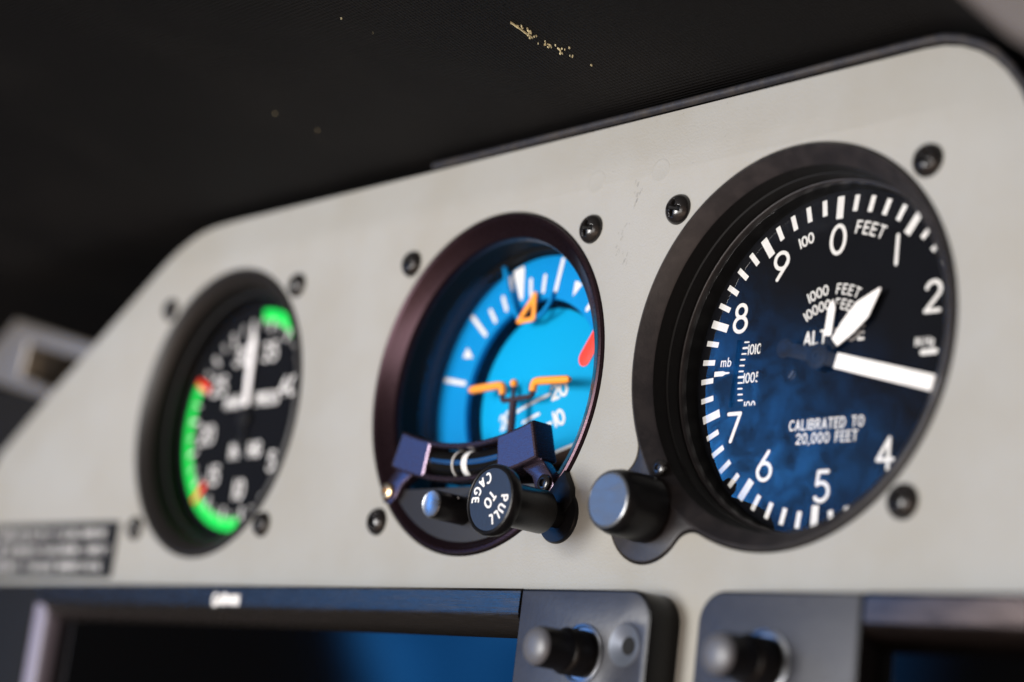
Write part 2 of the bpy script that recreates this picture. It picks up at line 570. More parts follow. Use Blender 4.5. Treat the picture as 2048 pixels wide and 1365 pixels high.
class Pen:
    """strokes as quad strips with round ends, each a hair above the one before it"""

    def __init__(self, y, surf=None):
        self.bm = bmesh.new()
        self.y = y
        self.k = 0
        self.surf = surf

    def v(self, p):
        base = self.surf(p[0], p[1]) if self.surf else 0.0
        return self.bm.verts.new((p[0], self.y + base - 0.012 * (self.k % 5), p[1]))

    def stroke(self, pts, w, cap=True):
        pts = [Vector((p[0], p[1])) for p in pts]
        out = [pts[0]]
        for p in pts[1:]:
            if (p - out[-1]).length > 1e-5:
                if self.surf:
                    q = out[-1]
                    n = max(1, int((p - q).length / 0.6))
                    for i in range(1, n):
                        out.append(q + (p - q) * i / n)
                out.append(p)
        pts = out
        self.k += 1
        h = w / 2
        closed = len(pts) > 8 and (pts[0] - pts[-1]).length < 1e-4
        if closed:
            pts = pts[:-1]
        n = len(pts)
        L, Rr = [], []
        for i in range(n):
            if closed:
                a, c = pts[i - 1], pts[(i + 1) % n]
            else:
                a, c = pts[max(i - 1, 0)], pts[min(i + 1, n - 1)]
            d = (c - a).normalized()
            nrm = Vector((-d.y, d.x))
            L.append(self.v(pts[i] + nrm * h))
            Rr.append(self.v(pts[i] - nrm * h))
        for i in range(n if closed else n - 1):
            j = (i + 1) % n
            self.bm.faces.new((L[i], L[j], Rr[j], Rr[i]))
        if cap and not closed:
            for e, q in ((0, pts[0] - pts[1]), (n - 1, pts[-1] - pts[-2])):
                d = q.normalized()
                nrm = Vector((-d.y, d.x))
                fan = [pts[e] + nrm * h * math.cos(rad(a)) + d * h * math.sin(rad(a)) for a in range(30, 180, 30)]
                first, last = (Rr[e], L[e]) if e == 0 else (L[e], Rr[e])
                vs = [self.v(p) for p in fan]
                self.bm.faces.new([first] + vs + [last])

    def poly(self, pts):
        self.k += 1
        self.bm.faces.new([self.v(p) for p in pts])

    def text(self, s, h, w, pos, rot=0.0, gap=0.22, align='c', xs=1.0, cap=True, shear=0.0):
        """h height, w stroke width, pos = middle of the line; rot clockwise degrees"""
        wid = sum(G[c][0] * xs for c in s) * h + gap * h * (len(s) - 1)
        x = {'c': -wid / 2, 'l': 0.0, 'r': -wid}[align]
        ca, sa = math.cos(rad(-rot)), math.sin(rad(-rot))
        for c in s:
            gw, strokes = G[c]
            for st in strokes:
                pts = []
                for (px, pz) in st:
                    lx, lz = x + (px * xs + shear * pz) * h, (pz - .5) * h
                    pts.append((pos[0] + lx * ca - lz * sa, pos[1] + lx * sa + lz * ca))
                self.stroke(pts, w, cap)
            x += (gw * xs + gap) * h

    def arctext(self, s, h, w, r, amid, gap=0.22, c=(0, 0), xs=1.0, inward=False, cap=True):
        """letters along a circle about c; amid = clockwise angle of the middle; inward = letter feet on the outside"""
        wid = sum(G[q][0] * xs for q in s) * h + gap * h * (len(s) - 1)
        x = -wid / 2
        for q in s:
            gw = G[q][0] * xs * h
            m = x + gw / 2
            if inward:
                a = amid - math.degrees(m / r)
                rot = a + 180
            else:
                a = amid + math.degrees(m / r)
                rot = a
            p = polar(r, a)
            self.text(q, h, w, (c[0] + p[0], c[1] + p[1]), rot, 0, 'c', xs, cap)
            x += gw + gap * h

    def done(self, name, material, parent):
        return finish(name, self.bm, material, parent, smooth_angle=0, recalc=False)


# ------------------------------------------------------------------ large structure: glareshield, walls, panel
ALT = (0.0, 0.0)
ATT = (-88.85, -0.6)
GAU = (-200.06, -0.3)
S = 31.43

bm = bmesh.new()
prof = [(-640, 57.0), (-420, 57.0), (-215, 56.6), (-130, 56.6), (-60, 56.6), (0, 56.6), (22, 57.0), (30, 57.2), (37, 56.2), (43, 53.4), (48.5, 48.6), (53, 42.0), (56.5, 34), (60, 24)]
outn = [(0, .2)] * 6 + [(0.05, .22), (.15, .28), (.35, .36), (.6, .42), (.85, .42), (1.0, .36), (1.1, .3), (1.1, .2)]
ys = [110, 60, 20, 4, -2, -8, -16, -26, -38, -55, -80, -115, -150]
rows = []
for y in ys:
    d = max(0.0, -y)
    lift = d + 0.0006 * d * d
    rows.append([bm.verts.new((p[0] + o[0] * lift, y, p[1] + o[1] * lift)) for p, o in zip(prof, outn)])
for A, B in zip(rows, rows[1:]):
    for k in range(len(prof) - 1):
        bm.faces.new((A[k], A[k + 1], B[k + 1], B[k]))
hood = thing("glareshield", "black textured vinyl glareshield hood hanging over the instrument panel", "glareshield", (0, 0, 0))
hs = finish("shell", bm, 'vinyl', hood, 60)
if hs.data.polygons[4].normal.z > 0:
    hs.data.flip_normals()
md = hs.modifiers.new("subdivision", 'SUBSURF')
md.levels = md.render_levels = 2
md = hs.modifiers.new("thickness", 'SOLIDIFY')
md.thickness = 0.003
md.offset = -1.0


def hood_z(x, y):
    d = max(0.0, -y)
    return 56.6 + 0.2 * (d + 0.0006 * d * d) - 0.25


# pale flakes where the vinyl is scuffed
bm = bmesh.new()


def fleck(x, y, lx, wy, ang):
    n = 7
    ca, sa = math.cos(ang), math.sin(ang)
    vs = []
    for k in range(n):
        q = 2 * math.pi * k / n
        r = random.uniform(.45, 1.1)
        a, c = lx * r * math.cos(q), wy * r * math.sin(q)
        px, py = x + a * ca - c * sa, y + a * sa + c * ca
        vs.append(bm.verts.new((px, py, hood_z(px, py) - random.uniform(0.0, .15))))
    ex = bmesh.ops.extrude_face_region(bm, geom=[bm.faces.new(vs)])
    for g in ex['geom']:
        if isinstance(g, bmesh.types.BMVert):
            g.co.z += 0.5


SCUFF = ((-52.0, -26.5), (-34.5, -14.0))   # replaced below by rays worked out from the photograph
FL = hood
hood_scuff_bm = bm

# rear bulkhead behind the panel
bm = bmesh.new()
box(bm, -900, 300, 112, 122, -320, 56)
tag(finish("wall", bm, 'dark', None, 0), kind='structure')

# the panel itself
OUT = [(-330, -150), (-330, -22), (-328.5, -13), (-324.3, -6.5), (-297.3, 11.1), (-276.4, 23.5), (-239.7, 45.7), (-233.5, 48.9), (-226.3, 51.6),
       (-221, 52.9), (-215.1, 53.6), (-205, 53.9), (28.6, 53.9), (33.0, 53.6), (37.0, 52.6), (41.0, 50.8), (44.2, 48.6), (47.2, 45.6), (50.2, 41.6),
       (52.4, 37.4), (53.6, 32), (54.6, 20), (70, -20), (110, -60), (110, -150)]


def ear_outline(R, cx, cz, r, n=120, fil=5.0):
    """circle R about 0,0 with a round ear r at (cx,cz), joined by concave fillets"""
    d = math.hypot(cx, cz)
    ab = math.atan2(cx, cz)
    A, Bb, Cc = R + fil, r + fil, d
    ca = (A * A + Cc * Cc - Bb * Bb) / (2 * A * Cc)
    th = math.acos(max(-1, min(1, ca)))
    pts = []

    def pt(a, rr, c0=(0, 0)):
        return (c0[0] + rr * math.sin(a), c0[1] + rr * math.cos(a))
    f1 = pt(ab + th, A)
    f2 = pt(ab - th, A)
    for k in range(n + 1):
        pts.append(pt(ab + th + (2 * math.pi - 2 * th) * k / n, R))
    # fillet 2 : from big circle to the ear, about f2

    def fill(fc, p_from, p_to):
        a0 = math.atan2(p_from[0] - fc[0], p_from[1] - fc[1])
        a1 = math.atan2(p_to[0] - fc[0], p_to[1] - fc[1])
        dd = (a1 - a0 + math.pi) % (2 * math.pi) - math.pi
        return [pt(a0 + dd * k / 10, fil, fc) for k in range(1, 11)]
    e2 = ((f2[0] * r + cx * fil) / (r + fil), (f2[1] * r + cz * fil) / (r + fil))
    e1 = ((f1[0] * r + cx * fil) / (r + fil), (f1[1] * r + cz * fil) / (r + fil))
    pts += fill(f2, pts[-1], e2)
    a0 = math.atan2(e2[0] - cx, e2[1] - cz)
    a1 = math.atan2(e1[0] - cx, e1[1] - cz)
    dd = (a1 - a0) % (2 * math.pi)
    pts += [pt(a0 + dd * k / 24, r, (cx, cz)) for k in range(1, 25)]
    pts += fill(f1, e1, pts[0])[:-1]
    return pts


panel = thing("instrument_panel", "pale grey painted instrument panel holding the round gauges and the displays", "instrument panel", (0, 0, 0))
bm = bmesh.new()
hole_alt = ear_outline(40.2, -S, -S, 10.9)
hole_att = circ(ATT[0], ATT[1], 39.7, 120)
hole_gau = circ(GAU[0], GAU[1], 39.8, 120)
prism(bm, [OUT, hole_alt, hole_att, hole_gau], 0.0, 2.4, bevel=0.25, res=2)
finish("sheet", bm, 'paint', panel, 30)
# filled holes: faint raised discs under the paint
for (x, z) in ((-57.6, 41.6), (-38.0, 41.0)):
    bm = bmesh.new()
    lathe(bm, [(2.75, 0.05), (2.6, -0.035), (2.3, -0.06), (1.9, -0.02), (0, -0.015)], 48, x, z)
    finish("filled_hole", bm, 'paint', panel, 60)
# fine scratches
pen = Pen(-0.02)
for i in range(34):
    a = random.choice(((-43.5, 36.6), (-44.8, 34.6), (-46.5, 30.5), (-47.3, 27.5), (-49.0, 24.5), (-46.0, 22.0), (-45, 38)))
    x, z = a[0] + random.gauss(0, .7), a[1] + random.gauss(0, .9)
    l = random.uniform(.3, 1.3)
    pen.stroke([(x, z), (x + l * random.uniform(.15, .4), z + l)], random.uniform(.03, .065), False)
for i in range(70):
    x, z = random.uniform(-60, 40), random.choice((random.uniform(40, 53.5), random.uniform(-46, -41), random.uniform(52.6, 53.7)))
    pen.stroke([(x, z), (x + random.uniform(.05, .2), z + random.uniform(-.05, .05))], random.uniform(.04, .12), False)
tag(pen.done("scratch_marks", 'scratch', panel), kind='stuff')

# rubber trim along the top edge
bm = bmesh.new()
pts = [(-116.4, -0.4, 55.0)]
for (x, z) in OUT[12:21]:
    pts.append((x, -0.4, z))
pp = []
top = [(-116.4, 54.9), (-100, 54.95), (-60, 55.0), (-20, 55.0), (10, 55.05), (25, 55.1), (29, 55.0), (33.4, 54.7), (37.5, 53.6), (41.6, 51.7), (45.0, 49.4), (48.1, 46.3), (51.2, 42.2), (53.5, 37.8), (54.8, 32), (55.8, 20)]
for (x, z) in top:
    pp.append((x, -0.35 + random.uniform(-.05, .05), z + random.uniform(-.08, .08)))
tube(bm, pp, [0.9] * len(pp), 12)
tag(finish("edge_trim", bm, 'rubber', None, 40), "dark rubber edge trim running along the top edge of the panel", "edge trim")

# taupe padded trim beyond the hood at the upper right
bm = bmesh.new()
prism(bm, [[(64.2, 43.0), (79.5, 28.5), (150, -20), (190, 60), (120, 130), (60, 110), (56, 55)]], -47, -38, bevel=2.5, res=4)
tag(finish("padded_trim", bm, 'taupe', None, 40), "taupe grey padded trim beside the hood in the upper right corner", "trim")

# latch on the left, behind the panel edge
lat = thing("door_latch", "metal latch bracket with an open slot behind the panel's sloping left edge", "latch", (0, 0, 0))
bm = bmesh.new()
LO = [(-361, 45.5), (-292, 29.0), (-292, 8), (-322, 13.5), (-368, 23.5), (-388, 30)]
LI = [(-348, 35.5), (-302, 24.5), (-302, 14), (-326, 18.5), (-350, 25)]
prism(bm, [LO, LI], 14, 30, bevel=1.2, res=3)
finish("bracket", bm, 'latch', lat, 40)
bm = bmesh.new()
tube(bm, [(-334, 25, 26), (-331, 22, 22), (-328, 20, 19)], [1.8, 1.8, 1.4], 14)
finish("bolt", bm, 'brass', lat, 40)

# ------------------------------------------------------------------ altimeter
alt = thing("altimeter", "large black altimeter with white pointers and numerals, nearest the camera on the right", "altimeter", (ALT[0], 0, ALT[1]))
bm = bmesh.new()
prof = [(39.9, 3.0), (39.9, 0.0), (39.65, -0.55), (39.1, -0.8), (38.85, -0.55), (38.7, -0.35), (36.35, 1.75), (36.15, 2.1)]
lathe(bm, prof, 192)
abz = finish("bezel", bm, 'bezel', alt, 28)
bm = bmesh.new()
lathe(bm, [(36.15, 2.1), (36.05, 2.7), (35.8, 5.6), (35.45, 5.8), (35.45, 9.6)], 192)
finish("inner_wall", bm, 'black', abz, 28)
# ear plate carrying the setting knob
bm = bmesh.new()
eo = ear_outline(39.82, -S, -S, 10.6)
prism(bm, [eo, circ(0, 0, 39.0, 150)], -0.30, 2.6, bevel=0.45, res=3)
finish("ear_plate", bm, 'bezel', alt, 30)
bm = bmesh.new()
lathe(bm, [(1.75, -0.05), (1.75, -0.75), (1.45, -1.0), (0.7, -1.05), (0.6, -.55), (0, -.5)], 32, -29.0, -23.0)
finish("ear_screw", bm, 'screw', alt, 40)
# retaining ring, glass, shroud, dial
bm = bmesh.new()
lathe(bm, [(35.6, 9.2), (35.4, 8.95), (35.2, 8.9), (34.95, 9.05), (34.85, 9.4), (34.85, 10.6)], 160)
finish("glass_ring", bm, 'bezel', alt, 60)
bm = bmesh.new()
flat(bm, circ(0, 0, 35.2, 160), 9.9)
finish("glass", bm, 'glass', alt, 0, recalc=False)
bm = bmesh.new()
lathe(bm, [(35.3, 10.2), (34.9, 10.5), (34.7, 13.3), (34.5, 13.9)], 160)
finish("shroud", bm, 'black', alt, 40)
bm = bmesh.new()
WIN = [(-25.1, -7.9), (-17.9, -7.9), (-17.9, 5.3), (-24.4, 6.3)]
prism(bm, [circ(0, 0, 35.4, 160), WIN], 13.7, 14.3)
dial = finish("dial", bm, 'dial', alt, 30)
bm = bmesh.new()
flat(bm, [(-28, -9), (-16, -9), (-16, 8), (-28, 8)], 14.9)
drum = finish("baro_drum", bm, 'dial', alt, 0)

pen = Pen(13.66)
for k in range(50):
    a = k * 7.2
    if k % 5 == 0:
        r0, r1, w = 28.8, 33.5, 1.7
    else:
        r0, r1, w = 30.1, 33.45, 1.16
    if k == 13 or k == 14:
        pass
    pen.stroke([polar(r0, a), polar(r1, a)], w, False)
nums = {'0': (0.1, 24.5), '1': (14.9, 20.5), '2': (24.2, 10.2), '4': (15.8, -19.4), '5': (1.2, -25.1), '6': (-13.9, -20.5), '7': (-23.2, -12.2), '8': (-24.0, 10.8), '9': (-14.2, 20.8)}
for s_, p_ in nums.items():
    pen.text(s_, 5.7, 0.82, p_, 0)
pen.arctext('100', 2.0, .42, 26.7, -17.6, .24)
pen.arctext('FEET', 2.35, .42, 26.9, 17.6, .36)
pen.arctext('1000', 1.9, .36, 14.4, -15.6, .26)
pen.arctext('FEET', 1.9, .34, 14.3, 15.4, .36)
pen.arctext('10000', 1.85, .36, 11.3, -19.5, .26)
pen.arctext('FEET', 1.85, .34, 11.3, 19.0, .36)
pen.text('ALTITUDE', 2.5, .55, (1.0, 4.75), 0, .28)
pen.text('CALIBRATED TO', 1.9, .34, (0.9, -12.75), 0, .30, xs=.9)
pen.text('20,000 FEET', 1.9, .34, (1.3, -15.5), 0, .30, xs=.9)
pen.text('mb', 1.75, .27, (-26.9, 1.75), 2, .34)
pen.poly([(-29.9, -1.15), (-29.9, -0.05), (-27.5, -.1), (-26.9, -.35), (-25.7, -.45), (-25.7, -.75), (-26.9, -.85), (-27.5, -1.15)])
pen.text('IN.Hg', 1.5, .26, (22.9, 1.6), 0, .26)
pen.stroke([(22.6, -.5), (25.6, -.5)], 1.15)
pen.done("dial_markings", 'white', dial)
pen = Pen(14.86)
for i in range(11):
    z = 5.9 - i * 1.22
    dx = 0.018 * (z + 1) ** 2
    long = i in (1, 6)
    pen.stroke([(-24.2 + dx, z + .05), (-23.1 + dx + (.25 if long else 0), z)], .34 if not long else .46, True)
for s_, z in (('1010', 4.35), ('1005', -1.6), ('1000', -7.6)):
    dx = 0.018 * (z + 1) ** 2
    pen.text(s_, 1.9, .31, (-22.7 + dx, z - .1), 0, .22, 'l', 0.84)
pen.done("scale_markings", 'white', drum)
bm = bmesh.new()
lathe(bm, [(36.2, 2.3), (38.2, 3.2), (38.2, 30.0), (0, 30.0)], 96)
finish("case", bm, 'black', alt, 30)  # unseen casing added to block light leaking in from behind
# dial fixing screws
for (x, z) in ((-8.7, -2.35), (11.0, -1.6)):
    bm = bmesh.new()
    lathe(bm, [(1.25, 13.69), (1.15, 13.45), (0.75, 13.3), (0, 13.25)], 28, x, z)
    finish("dial_screw", bm, 'black', dial, 40)
    bm = bmesh.new()
    ca, sa = math.cos(rad(52)), math.sin(rad(52))
    flat(bm, [(x + u * ca - v * sa, z + u * sa + v * ca) for u, v in ((-.8, -.17), (.8, -.17), (.8, .17), (-.8, .17))], 13.2)
    finish("screw_slot", bm, 'steel', dial, 0)


def pointer(name, a, outline, y, th, material, parent):
    """outline in (along, across)"""
    bm = bmesh.new()
    d = polar(1, a)
    n = (d[1], -d[0])
    prism(bm, [[(d[0] * u + n[0] * v, d[1] * u + n[1] * v) for u, v in outline]], y, y + th, bevel=th * .3, res=1)
    return finish(name, bm, material, parent, 40)


a10, a1, a100 = 5.0, 46.3, 105.0
p = pointer("ten_thousand_pointer", a10, [(4.5, -.95), (10.2, -.95), (12.0, 0), (10.2, .95), (4.5, .95)], 12.45, .3, 'pointer', alt)
pointer("pointer_arm", a10, [(0, -.8), (4.6, -.8), (4.6, .8), (0, .8)], 12.6, .25, 'black', p)
p = pointer("thousand_pointer", a1, [(4.0, -1.15), (8.0, -2.0), (12.6, -2.3), (18.0, -.3), (18.3, 0), (18.0, .3), (12.6, 2.3), (8.0, 2.0), (4.0, 1.15)], 11.7, .3, 'pointer', alt)
pointer("pointer_arm", a1, [(0, -.9), (4.2, -.9), (4.2, .9), (0, .9)], 11.85, .25, 'black', p)
p = pointer("hundred_pointer", a100, [(4.9, -1.55), (29.0, -1.55), (29.0, 1.55), (4.9, 1.55)], 10.35, .3, 'pointer', alt)
out = [(5.0, -1.3), (0, -1.6)] + [(-9.0 + 2.0 * math.cos(rad(q)), 2.0 * math.sin(rad(q))) for q in range(-45, -316, -15)] + [(0, 1.6), (5.0, 1.3)]
pointer("counterweight", a100, out, 10.5, .3, 'hubgrey', p)
bm = bmesh.new()
lathe(bm, [(2.6, 13.6), (2.6, 10.4), (1.9, 10.1), (1.5, 10.1), (1.35, 10.25), (.55, 10.25), (.45, 10.6), (0, 10.6)], 48)
finish("hub", bm, 'hubgrey', alt, 40)
# setting knob
kn = bmesh.new()
kx, kz = -S + .4, -S
lathe(kn, [(4.6, -0.25), (4.6, -1.2), (6.75, -1.4), (6.8, -2.0), (6.55, -9.0), (6.05, -11.0), (5.75, -11.45), (5.45, -11.5)], 180, kx, kz)
for v in kn.verts:
    if -9.5 < v.co.y < -1.9:
        f = 1 - .012 * (math.cos(math.atan2(v.co.x - kx, v.co.z - kz) * 60) > 0)
        v.co.x, v.co.z = kx + (v.co.x - kx) * f, kz + (v.co.z - kz) * f
finish_k = finish("setting_knob", kn, 'knob', alt, 40)
bm = bmesh.new()
lathe(bm, [(5.75, -11.35), (5.6, -11.62), (5.3, -11.72), (5.15, -11.6), (0, -11.6)], 72, kx, kz)
finish("knob_face", bm, 'knobface', finish_k, 30)

# ------------------------------------------------------------------ attitude indicator
att = thing("attitude_indicator", "attitude indicator with bright blue sky drum, orange aircraft symbol and pull to cage knob", "attitude indicator", (ATT[0], 0, ATT[1]))
bm = bmesh.new()
prof = [(39.4, 3.0), (39.4, 0.2), (39.1, -.45), (38.5, -.6), (37.9, -.3), (37.6, 0.05), (34.3, 2.3), (34.0, 2.9), (33.9, 4.2)]
lathe(bm, prof, 192)
bez = finish("bezel", bm, 'purple', att, 28)
bm = bmesh.new()
lathe(bm, [(33.95, 4.2), (34.9, 5.0), (34.9, 12.0), (34.0, 12.8), (33.6, 17.0)], 160)
finish("shroud", bm, 'black', att, 40)
bm = bmesh.new()
flat(bm, circ(0, 0, 34.6, 120), 6.0)
finish("glass", bm, 'coated', att, 0, recalc=False)
# bank ring
bm = bmesh.new()
lathe(bm, [(33.4, 16.6), (33.4, 15.1), (33.2, 15.0), (23.3, 15.0), (23.1, 15.15), (23.1, 16.4)], 160)
ring = finish("bank_ring", bm, 'blue', att, 30)
pen = Pen(14.96)
RO = -19.2
for dg, r1, w in ((60, 32.4, 1.15), (30, 32.4, 1.15), (20, 28.6, 1.05), (10, 28.6, 1.05), (-10, 28.6, 1.05), (-20, 28.6, 1.05), (-30, 32.4, 1.15), (-60, 32.4, 1.15)):
    a = RO - dg
    pen.stroke([polar(24.9, a), polar(r1, a)], w)
for dg in (45, -45):
    a = RO - dg
    pen.poly([polar(24.9, a), polar(28.4, a + 2.8), polar(28.6, a), polar(28.4, a - 2.8)])
for a, r0, r1, hw in ((RO + 2.6, 25.0, 33.0, 3.4), (RO - 3.6, 28.6, 32.4, 2.3)):
    q = [polar(r0, a - 1.3), polar(r1 - .5, a - hw), polar(r1, a - hw + .8), polar(r1, a + hw - .8), polar(r1 - .5, a + hw), polar(r0, a + 1.3), polar(r0 - .5, a)]
    pen.poly(q)
pen.done("ring_markings", 'white', ring)
# gyro drum
RD_, RIM = 58.0, 21.7
YC = 14.8 + RD_


def dome(x, z):
    return YC - math.sqrt(max(RD_ * RD_ - x * x - z * z, 1))


bm = bmesh.new()
pr = [(r, dome(r, 0)) for r in [RIM * k / 24 for k in range(25)]]
lathe(bm, pr + [(RIM, pr[-1][1] + 6)], 128)
gy = finish("horizon_drum", bm, 'drum', att, 50)
pen = Pen(-0.04, dome)
ur, uu = (math.cos(rad(ROLL)), math.sin(rad(ROLL))), (-math.sin(rad(ROLL)), math.cos(rad(ROLL)))


def loc(u, v):
    return (ur[0] * u + uu[0] * v, ur[1] * u + uu[1] * v)


pen.stroke([loc(-5.6, -2.2), loc(6.4, -2.2)], .75)
pen.stroke([loc(-3.4, -5.5), loc(2.2, -5.5)], .7)
pen.stroke([loc(-5.2, -8.8), loc(5.2, -8.8)], .75)
pen.text('20', 3.1, .7, loc(9.0, -2.2), -ROLL, .2)
pen.text('20', 3.1, .7, loc(-9.6, -2.4), -ROLL, .2)
pen.text('10', 3.1, .7, loc(7.6, -8.4), -ROLL, .2)
pen.text('10', 3.1, .7, loc(-8.6, -8.8), -ROLL, .2)
pen.stroke([loc(-15.6, -15.4), loc(15.6, -15.4)], .6)
pen.done("pitch_markings", 'white', gy)
bm = bmesh.new()
flat(bm, circ(0, 0, 36, 80), 27.0)
finish("case_back", bm, 'black', att, 0)
bm = bmesh.new()
lathe(bm, [(34.1, 4.3), (38.4, 4.5), (38.4, 30.0)], 96)
finish("case", bm, 'black', att, 30)  # unseen casing, likewise added against stray light
# aircraft symbol
sym = None
bm = bmesh.new()
for sgn in (-1, 1):
    x0, xt = .7 + sgn * 5.3, .7 + sgn * 17.3
    tube(bm, [(xt, 10.6, 1.45), (xt - sgn * 1, 10.6, 1.5), (x0 + sgn * 1.6, 10.6, 1.9), (x0 + sgn * .5, 10.6, 1.75), (x0, 10.6, .9), (x0, 10.6, -.45)], [.55, .95, .95, .95, .92, .85], 12)
bmesh.ops.create_uvsphere(bm, u_segments=16, v_segments=10, radius=.95, matrix=Matrix.Translation((-.9, 10.6, 2.0)))
sym = finish("aircraft_symbol", bm, 'orange', att, 60)
bm = bmesh.new()
tube(bm, [(-4.6, 10.7, -.4), (-4.6, 10.7, -1.4), (-4.2, 10.7, -1.9), (5.2, 10.7, -1.55), (5.8, 10.7, -1.1), (5.9, 10.7, -.3)], .62, 10)
tube(bm, [(-.9, 10.75, 1.4), (-.9, 10.75, -1.8)], .45, 10)
tube(bm, [(-.6, 10.72, -1.4), (-.2, 10.72, -9), (.2, 9.5, -16)], .95, 12)
finish("symbol_stem", bm, 'brown', sym, 60)
# bank pointer with its bracket
bm = bmesh.new()
prism(bm, [[(-1.4, 24.6), (-6.5, 18.0), (-5.9, 17.3), (-.6, 17.5), (0, 18.1), (-.55, 24.6)], [(-1.55, 22.0), (-4.75, 18.45), (-1.35, 18.55)]], 13.6, 14.0, .1, 1)
bp_ = finish("bank_pointer", bm, 'orange', att, 40)
bm = bmesh.new()
tube(bm, [(-13.4, 13.2, 33.6), (-12.6, 13.2, 32.0), (-10.8, 13.3, 27), (-7.4, 13.8, 20.5), (-6.2, 14.1, 18.6)], .62, 10)
tube(bm, [(4.6, 14.2, 24.2), (4.0, 14.3, 21.8), (1.9, 14.4, 19.6), (.4, 14.3, 18.6)], .5, 10)
finish("pointer_bracket", bm, 'blue', bp_, 60)
# warning flag
bm = bmesh.new()
d = [(21.3, 6.2), (27.5, 15.5)]
v = Vector((d[1][0] - d[0][0], d[1][1] - d[0][1])).normalized()
n = Vector((-v.y, v.x)) * 1.9
c0, c1 = Vector(d[0]), Vector(d[1])
lp = []
for k in range(13):
    q = rad(90 + 180 * k / 12)
    lp.append(tuple(c0 + n.normalized() * 1.9 * math.sin(q) + v * 1.9 * math.cos(q)))
lp += [tuple(c1 - n), tuple(c1 + n)]
prism(bm, [lp], 11.2, 11.5, .08, 1)
finish("warning_flag", bm, 'red', att, 40)
# lower plate
bm = bmesh.new()
a = math.degrees(math.acos(24.0 / 36.6))
prism(bm, [[polar(36.6, 180 - a + 2 * a * k / 60) for k in range(61)]], 0.35, 3.0, .2, 1)
finish("lower_plate", bm, 'plate', att, 30)
# slip indicator: curved bracket, tube, painted ball highlight
RZ = 55.0


def sm(r, a):
    """smile arc: a degrees to the right of the lowest point"""
    return (r * math.sin(rad(a)), RZ - r * math.cos(rad(a)))


ORX = [sm(69.6, -18.9 + 37.8 * k / 40) for k in range(41)] + [sm(78.4, 18.9 - 37.8 * k / 40) for k in range(41)]
IRX = [sm(70.9, -9.4 + 18.8 * k / 30) for k in range(31)] + [sm(77.2, 9.4 - 18.8 * k / 30) for k in range(31)]
bm = bmesh.new()
prism(bm, [ORX, IRX], -3.0, 3.2, .6, 1)
br = finish("slip_bracket", bm, 'bracket', att, 18)
for sgn in (-1, 1):
    bm = bmesh.new()
    foot = [(sgn * 18.5, -20.6), (sgn * 24.2, -18.4), (sgn * 28.6, -22.6), (sgn * 29.9, -25.0), (sgn * 28.6, -27.2), (sgn * 26.2, -27.6), (sgn * 24.2, -26.0), (sgn * 22.6, -23.0)]
    prism(bm, [foot], -1.2, 1.6, .3, 1)
    finish("bracket_foot", bm, 'bracket', br, 25)
    bm = bmesh.new()
    lathe(bm, [(1.9, -1.2), (1.9, -1.9), (1.5, -2.2), (.9, -2.25), (.8, -1.6), (0, -1.6)], 32, sgn * 27.3, -24.6)
    finish("bracket_screw", bm, 'brass' if sgn < 0 else 'screw', br, 40)
bm = bmesh.new()
tube(bm, [(sm(74, q)[0], 0.6, sm(74, q)[1]) for q in [-10 + 20 * k / 30 for k in range(31)]], 2.95, 32)
tb = finish("slip_tube", bm, 'tubeblack', att, 60)
bm = bmesh.new()
for q in (-2.7,):
    c = sm(74, q)
    pts = []
    for k in range(25):
        w = rad(-110 + 220 * k / 24)
        pts.append((c[0] + 3.02 * math.sin(w) * math.sin(rad(-q)), .6 - 3.02 * math.cos(w), c[1] + 3.02 * math.sin(w) * math.cos(rad(q))))
    tube(bm, pts, .22, 8)
finish("tube_wire", bm, 'white', tb, 60)
bm = bmesh.new()
c = sm(74, 0.3)
bmesh.ops.create_uvsphere(bm, u_segments=40, v_segments=24, radius=3.10, matrix=Matrix.Translation((c[0], .6, c[1])))
finish("ball_highlight", bm, 'white', tb, 60)  # white band painted as the highlight on the dark ball
# small knurled adjusting knob
bm = bmesh.new()
kx, kz = -.75, -29.6
lathe(bm, [(3.2, 0.3), (3.2, -8.4), (3.0, -8.9)], 64, kx, kz)
ak = finish("adjusting_knob", bm, 'knob', att, 40)
bm = bmesh.new()
lathe(bm, [(3.05, -8.8), (2.9, -9.15), (2.6, -9.05), (0, -8.95)], 64, kx, kz)
finish("knob_tip", bm, mat("turned_tip", (.30, .32, .35), .28, metal=.9, rvary=(260, .2, .4, ONE)), ak, 20)
bm = bmesh.new()
bmesh.ops.create_uvsphere(bm, u_segments=12, v_segments=8, radius=.45, matrix=Matrix.Translation((kx + 2.3, -3.4, kz + 2.3)))
finish("set_screw", bm, 'steel', ak, 60)
# cage knob over the lower right ear
bm = bmesh.new()
ex, ez = S, -S
lathe(bm, [(5.9, 2.4), (5.9, -.4), (5.6, -.8), (0, -.8)], 64, ex, ez)
finish("ear", bm, 'knob', att, 40)
bm = bmesh.new()
prism(bm, [[(26.0, -29.5), (30.5, -24.5), (33.0, -22.0), (35.4, -25.6), (36.0, -29.0), (32, -33.3), (27, -32.0)]], -1.5, 1.0, .25, 1)
finish("ear_lug", bm, 'knob', att, 25)
bm = bmesh.new()
lathe(bm, [(2.7, -.9), (2.7, -4.6), (4.45, -4.7), (4.6, -5.0), (4.6, -16.4), (6.6, -16.6), (7.25, -17.0), (7.4, -17.6), (7.4, -18.9), (7.1, -19.4), (6.75, -19.55), (6.55, -19.45), (6.45, -19.2), (0, -19.2)], 96, ex, ez)
ck = finish("cage_knob", bm, 'knob', att, 35)
bm = bmesh.new()
flat(bm, circ(ex, ez, 6.44, 72), -19.23)
cf = finish("cap_face", bm, 'capface', ck, 0)
pen = Pen(-19.26)
TR = 127
